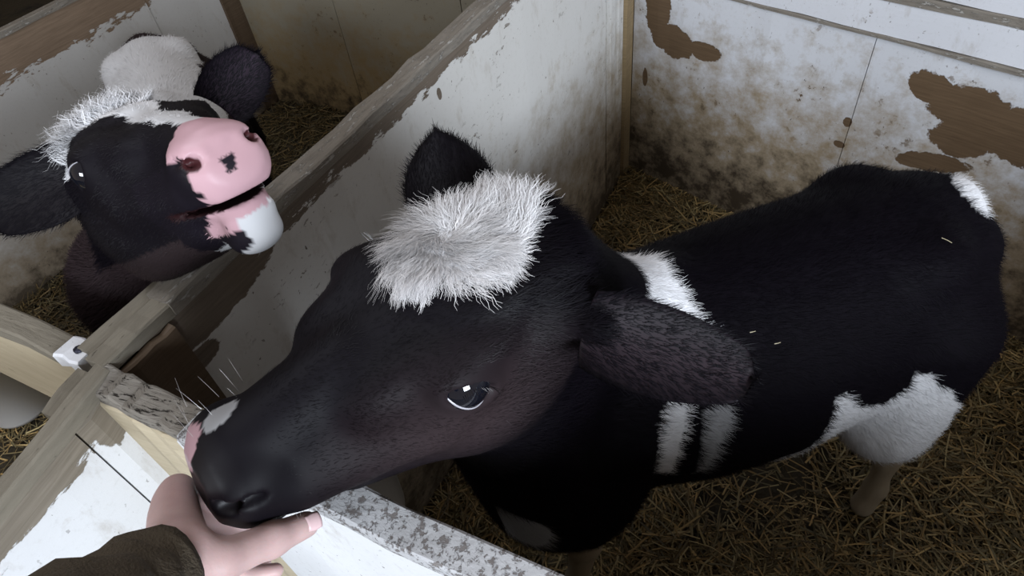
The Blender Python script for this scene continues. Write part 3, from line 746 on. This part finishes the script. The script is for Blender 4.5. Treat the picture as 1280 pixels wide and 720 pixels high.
def col2(P):
    h = H2.l(P); b = B2.l(P); n = len(P)
    C = np.repeat(BLK[None]*1.4, n, 0); ishead = (h[:, 0] > -.08) & (P[:, 2] > .98)
    thr = (~ishead | (h[:, 2] < -.17)) & (P[:, 2] > .7); C = blend(C, thr, BRN*.9)
    hx, hy = h[:, 0]+vnoise(P, 60, 1)*.006, h[:, 1]+vnoise(P, 60, 2)*.006
    nost = np.linalg.norm((np.stack([h[:, 0], np.abs(h[:, 1]), h[:, 2]], 1)-np.array([.328, .040, -.096]))/np.array([.022, .0095, .0090]), axis=1)
    for poly, zr, c in HEAD2: C = blend(C, ishead & (h[:, 2] > zr[0]) & (h[:, 2] < zr[1]) & poly_in(hx, hy, poly), c)
    zm = np.interp(h[:, 0], [.22, .33], [-.138, -.146+(-.012-.006)*.5])
    C = blend(C, ishead & (h[:, 0] > .24) & (np.abs(h[:, 2]-zm) < .0062) & (h[:, 1] < .05), np.array([.018, .006, .007]))  # shade inside the mouth slit put into the colour
    C = blend(C, ishead & (nost < 1), np.array([.05, .012, .014]))  # nostril hollows darkened by colour, in place of their own shade
    bx, by = b[:, 0]+vnoise(P, 30, 3)*.01, b[:, 1]
    C = blend(C, (~ishead) & (b[:, 0] > -.62) & (b[:, 0] < -.02) & (np.abs(b[:, 1]) < .155+.02*vnoise(P, 20, 4)) & (b[:, 2] > .7), WHT*.8)
    return C
HEAD2 = [([(-.1, -.095), (.0, -.10), (.05, -.082), (.085, -.055), (.12, -.022), (.15, .0), (.145, .03), (.10, .045), (.04, .055), (-.1, .06)], (-.06, .1), WHT),
         ([(.10, -.012), (.34, -.012), (.36, .06), (.20, .035), (.11, .02)], (-.11, .1), WHT*.85),
         ([(.265, .01), (.36, .01), (.36, .10), (.24, .10)], (-.3, -.07), WHT*.95),
         ([(.292, -.05), (.36, -.05), (.36, .075), (.30, .06)], (-.168, .0), PNK),
         ([(.24, -.036), (.34, -.05), (.37, .0), (.34, .03), (.29, .02), (.24, .0)], (-.186, -.150), PNK*.9),
         ([(.20, -.12), (.322, -.12), (.322, -.040), (.20, -.040)], (-.3, -.085), BLK*2),
         ([(.20, -.12), (.36, -.12), (.36, -.022), (.32, -.012), (.20, -.012)], (-.3, -.186), BLK*2),
         ([(.20, -.024), (.37, -.024), (.37, .1), (.20, .1)], (-.3, -.174), WHT*.62),
         ([(.339, -.016), (.36, -.016), (.36, .000), (.339, .000)], (-.122, -.104), BLK*3)]
calf2 = empty('calf', tuple(B2.w((-.3, 0, 0))))
tag(calf2, 'calf with a pink nose and woolly white poll, head raised beyond the middle partition', 'calf')
body2 = mesh_obj('body', V2, Q2, m_hide, calf2, cols=with_gloss(col2(V2), calf_gloss(H2)(V2)))
eye(H2, -1, calf2, True); eye(H2, 1, calf2, True)
fur('coat', V2, Q2, N2, 110000, None, col2, calf_len(H2, poll=.014), lambda P: calf_dens(H2)(P)*np.where(P[:, 1] < 1.05, 3., 1.), m_fur, body2, combf=comb_calf(H2, B2), glossf=calf_gloss(H2), seed=12, width=.0013)
def wool_dens(P):
    h = H2.l(P); return ((P[:, 2] > 1.0) & (h[:, 2] > -.05) & (h[:, 0] < .10) & (h[:, 1] > -.078) & poly_in(h[:, 0], h[:, 1], HEAD2[0][0])).astype(float)
fur('poll_wool', V2, Q2, N2, 9000, None, lambda P: WHT*np.clip(.8+.25*vnoise(P, 80, 9), .3, 1)[:, None], lambda P: .030+.016*np.clip(vnoise(P, 45, 4)+.3, 0, 1), wool_dens, m_fur, body2, lift=1.1, width=.0014, clump=1.2, jitter=.4, seed=6, k=6, curl=.8,
    combf=lambda P, n: H2.d(np.repeat([[-.3, .2, 0.]], len(P), 0)+.5*np.stack([vnoise(P, 60, 7), vnoise(P, 60, 8), 0*P[:, 0]], 1)))
ear_mesh('ear', (-0.5377, 0.7755, 1.2544), (-0.6345, 0.6909, 1.2544), (.2, -.8, .5), .082, calf2, np.array([.012, .010, .012]), BLK*1.3, seed=23)
ear_mesh('ear', (-.432, 1.005, 1.20), (-.345, 1.03, 1.265), (.3, -.8, .2), .085, calf2, np.array([.03, .02, .03]), BLK*1.3, seed=24)

# whiskers and lashes of the near calf
def bristles(name, H, roots, parent, L, w_, seed, col):
    r = np.random.RandomState(seed); n = len(roots)
    P0 = np.array([H.w(p) for p, d in roots]); D = unit(np.array([H.d(d) for p, d in roots])+r.randn(n, 3)*.12)
    K = np.stack([P0, P0+D*L*.5, P0+D*L+np.array([0, 0, -.1*L])], 1)
    V, Fq, C = ribbons(K, np.full(n, w_), unit(np.cross(D, np.array([.2, -.6, .7]))), .3, np.repeat([col], n, 0))
    return tag(mesh_obj(name, V, Fq, m_fur, parent, cols=C), kind='stuff')
rr = np.random.RandomState(4)
wr_ = [((.27+.06*rr.rand(), -.02-.03*rr.rand(), -.062-.02*rr.rand()), (.1, -.5, .8)) for _ in range(10)]+[((.25+.06*rr.rand(), .045, -.12-.04*rr.rand()), (.2, .8, -.3)) for _ in range(12)]
bristles('whiskers', H1, wr_, body1, .030, .00032, 3, np.array([.25, .23, .22]))
la = [((EX+.022*math.cos(a)*.866-.006*math.sin(a), .103, EZ+.011*math.cos(a)+.011*math.sin(a)), (.25*math.cos(a), .7, .25*math.sin(a)-.15)) for a in np.linspace(.5, 2.6, 18)]
bristles('eyelashes', H1, la, body1, .009, .0006, 5, BLK)
bristles('brow_tuft', H1, [((.10+.01*rr.rand(), -.092, -.025), (.2, -1, .2)) for _ in range(7)], body1, .018, .0006, 6, BLK)

# ---------------------------------------------------------------- the photographer's hand
fh = Field(np.arange(-.40, -.19, .0024), np.arange(.07, .36, .0024), np.arange(1.10, 1.46, .0024))
def chain(pts, rad, k=.006):
    for i in range(len(pts)-1):
        f, lo, hi = cone(pts[i], pts[i+1], rad[i], rad[i+1]); fh.add(f, lo, hi, k)
palm = [(-.2816, .2326, 1.239), (-.3075, .2823, 1.2103), (-.2857, .2483, 1.2177)]
_s = -_R*.005-_U*.015
chain([tuple(np.array(p)+_s*k_) for p, k_ in (((-.262, .1337, 1.3744), 1), ((-.2731, .1795, 1.3106), 1), ((-.284, .228, 1.245), .2))], [.031, .028, .026], .01)
FING = {'index': [(-.3254, .3128, 1.1931), (-.309, .3122, 1.1606), (-.2927, .3032, 1.1376), (-.28, .2988, 1.129)],
        'middle': [(-.3264, .297, 1.1957), (-.313, .294, 1.1582), (-.2942, .2891, 1.1311), (-.275, .2874, 1.1209)],
        'ring': [(-.3193, .279, 1.1997), (-.3063, .2714, 1.1617), (-.287, .2695, 1.1322), (-.2682, .267, 1.1221)],
        'pinky': [(-.3078, .2607, 1.2023), (-.2895, .2503, 1.1743), (-.2689, .2475, 1.1445), (-.248, .2529, 1.1345)]}
for nme, pts in FING.items():
    q = .0085 if nme == 'pinky' else .0105
    chain([(-.283, .232, 1.238), pts[0]], [.019, .0155], .012)
    chain(pts, [q+.003, q+.001, q, q-.0015], .004)
chain([(-.279, .229, 1.238), (-.2600, .2300, 1.2185), (-.2342, .2575, 1.1859), (-.2141, .2778, 1.1638)], [.021, .0165, .0142, .0118], .008)
VH, QH = fh.mesh(); VH = smooth_mesh(VH, QH, 2)
t = NT('skin'); co = t.n('ShaderNodeTexCoord').outputs['Object']
n1 = t.noise(co, 30, 4, .6); n2 = t.noise(co, 260, 3, .6)
t.set(t.b.inputs['Base Color'], t.mix(n1, rgb(.42, .27, .26), rgb(.56, .40, .38)))
t.b.inputs['Roughness'].default_value = .5; t.b.inputs['Subsurface Weight'].default_value = .15; t.b.inputs['Subsurface Scale'].default_value = .01
bp = t.n('ShaderNodeBump'); t.set(bp.inputs['Height'], n2); bp.inputs['Strength'].default_value = .25; bp.inputs['Distance'].default_value = .001; t.set(t.b.inputs['Normal'], bp.outputs[0])
person = empty('person', (-.262, .134, 1.374))
tag(person, "person's outstretched left hand in a brown jacket sleeve, held under the calf's chin", 'person')
hand = mesh_obj('hand', VH, QH, t.m, person)
# thumb nail
t2 = NT('nail'); t2.b.inputs['Base Color'].default_value = rgb(.66, .47, .48); t2.b.inputs['Roughness'].default_value = .3
tip = np.array((-.2141, .2778, 1.1638)); ax = unit(tip-np.array((-.2342, .2575, 1.1859))); up = unit(np.array([0, 0, CAM_Z])-tip); up = unit(up-(up@ax)*ax); sd = np.cross(ax, up)
V = []; Fc = []
for i in range(7):
    for j in range(7):
        a = (i/6-.5); b = (j/6-.5); rr_ = .0118
        an = b*1.35*(1-.25*abs(a)); p = tip+ax*(a*.014+.001)+(up*math.cos(an)+sd*math.sin(an))*(rr_+.0006-.001*max(0, -a)*2)
        V.append(p)
for i in range(6):
    for j in range(6): a = i*7+j; Fc.append((a, a+7, a+8, a+1))
nl = mesh_obj('thumb_nail', V, Fc, t2.m, hand); nl.modifiers.new('s', 'SOLIDIFY').thickness = .0008
# sleeve
# cloth
t3 = NT('brown_cloth'); co = t3.n('ShaderNodeTexCoord').outputs['Object']; n1 = t3.noise(co, 18, 5, .65); wv = t3.noise(co, 500, 2, .5)
t3.set(t3.b.inputs['Base Color'], t3.mix(n1, rgb(.035, .025, .014), rgb(.085, .064, .04))); t3.b.inputs['Roughness'].default_value = .85
bp = t3.n('ShaderNodeBump'); t3.set(bp.inputs['Height'], t3.math('ADD', n1, t3.math('MULTIPLY', wv, .2))); bp.inputs['Distance'].default_value = .006; t3.set(t3.b.inputs['Normal'], bp.outputs[0])
spine = [np.array(p) for p in ((-.2785, .208, 1.272), (-.2731, .1795, 1.3106), (-.262, .1337, 1.3744), (-.235, .06, 1.43), (-.20, -.04, 1.44), (-.17, -.16, 1.42))]
for i_ in range(len(spine)): spine[i_] = spine[i_]-_R*.005-_U*.015
rad = [.037, .038, .042, .048, .054, .060]
V = []; Fc = []; nr = 28; st = 30
for layer, dr in ((0, 0), (1, -.003)):
    for i in range(st):
        f = i/(st-1)*(len(spine)-1); k = min(int(f), len(spine)-2); u = f-k
        c = spine[k]*(1-u)+spine[k+1]*u; r_ = rad[k]*(1-u)+rad[k+1]*u; tg = unit(spine[min(k+1, 5)]-spine[k])
        a1 = unit(np.cross(tg, (0, 0, 1.0))); a2 = np.cross(tg, a1)
        for j in range(nr):
            a = j/nr*2*math.pi; fold = .0028*math.sin(f*9+2*math.sin(a*2))+.002*math.sin(a*5+f*6)
            V.append(c+(a1*math.cos(a)+a2*math.sin(a))*(r_+dr+fold+(.003 if i < 2 else 0)))
for layer in (0, 1):
    for i in range(st-1):
        for j in range(nr):
            a = layer*st*nr+i*nr+j; b = layer*st*nr+i*nr+(j+1) % nr
            Fc.append((a, b, b+nr, a+nr) if layer == 0 else (a, a+nr, b+nr, b))
for j in range(nr):
    a, b = j, (j+1) % nr; Fc.append((a, a+st*nr, b+st*nr, b))
mesh_obj('sleeve', V, Fc, t3.m, person)

# pails
t4 = NT('white_plastic'); t4.b.inputs['Base Color'].default_value = rgb(.6, .6, .6); t4.b.inputs['Roughness'].default_value = .45
def pail(pc, label, sc_, h_):
  pc = np.array(pc, float); V = []; Fc = []; nr = 40
  prof = [(r*sc_, z*h_) for r, z in [(.0, .004), (.115, .004), (.12, .02), (.145, .30), (.152, .30), (.152, .315), (.146, .318), (.140, .31), (.114, .02), (0, .016)]]
  for (r_, z) in prof:
      for j in range(nr):
          a = j/nr*2*math.pi; V.append((pc[0]+max(r_, .0005)*math.cos(a), pc[1]+max(r_, .0005)*math.sin(a), pc[2]+z))
  for i in range(len(prof)-1):
      for j in range(nr): a = i*nr+j; b = i*nr+(j+1) % nr; Fc.append((a, b, b+nr, a+nr))
  pl_ = empty('bucket', tuple(pc)); tag(pl_, label, 'bucket')
  mesh_obj('pail', V, Fc, t4.m, pl_)
  V = []; Fc = []
  for i in range(25):
      a = i/24*math.pi; c = np.array([pc[0]+.153*sc_*math.cos(a), pc[1]+.12*sc_*math.sin(a), pc[2]+.305*h_-.03*h_*math.sin(a)])
      for j in range(6): b = j/6*2*math.pi; V.append(c+np.array([math.cos(a)*math.cos(b), math.sin(a)*math.cos(b), math.sin(b)])*.0025)
  for i in range(24):
      for j in range(6): a = i*6+j; b = i*6+(j+1) % 6; Fc.append((a, b, b+6, a+6))
  mesh_obj('handle', V, Fc, mb.m, pl_)
pail((-1.70, 1.44, 0), 'white plastic bucket on the straw at the far left edge', .8, .8)
pail(pt(.255, -.445, .83), "small white bucket hung inside the front rail below the near calf's jaw", .37, .82)

# stray straws lying on the near calf's back and ear
r = np.random.RandomState(9)
from mathutils.bvhtree import BVHTree
bv = BVHTree.FromPolygons([tuple(v) for v in V1], [tuple(map(int, f)) for f in Q1])
pts_ = []
for bx_, by_ in ((-.205, .13), (-.24, .15), (-.55, .12)):
    o_ = B1.w((bx_, by_, 1.3)); h_ = bv.ray_cast(Vector(o_), Vector((0, 0, -1)))
    if h_[0] is not None: pts_.append((np.array(h_[0])+np.array([0, 0, .018]), np.array(h_[1])))
K = []; SD = []
for p_, n_ in pts_:
    d_ = np.cross(n_, r.randn(3)); d_ = unit(d_); L_ = .004+.005*r.rand(); K.append([p_-d_*L_, p_+n_*.001, p_+d_*L_]); SD.append(unit(np.cross(n_, d_)))
V, Fq, C = ribbons(np.array(K), np.full(len(K), .0013), np.array(SD), .8, np.repeat([[.38, .33, .22]], len(K), 0))
tag(mesh_obj('stray_straw', V, Fq, m_straw, None, smooth=False, cols=C), 'few short pale straws caught in the black coat on the near calf back', 'straw', kind='stuff')
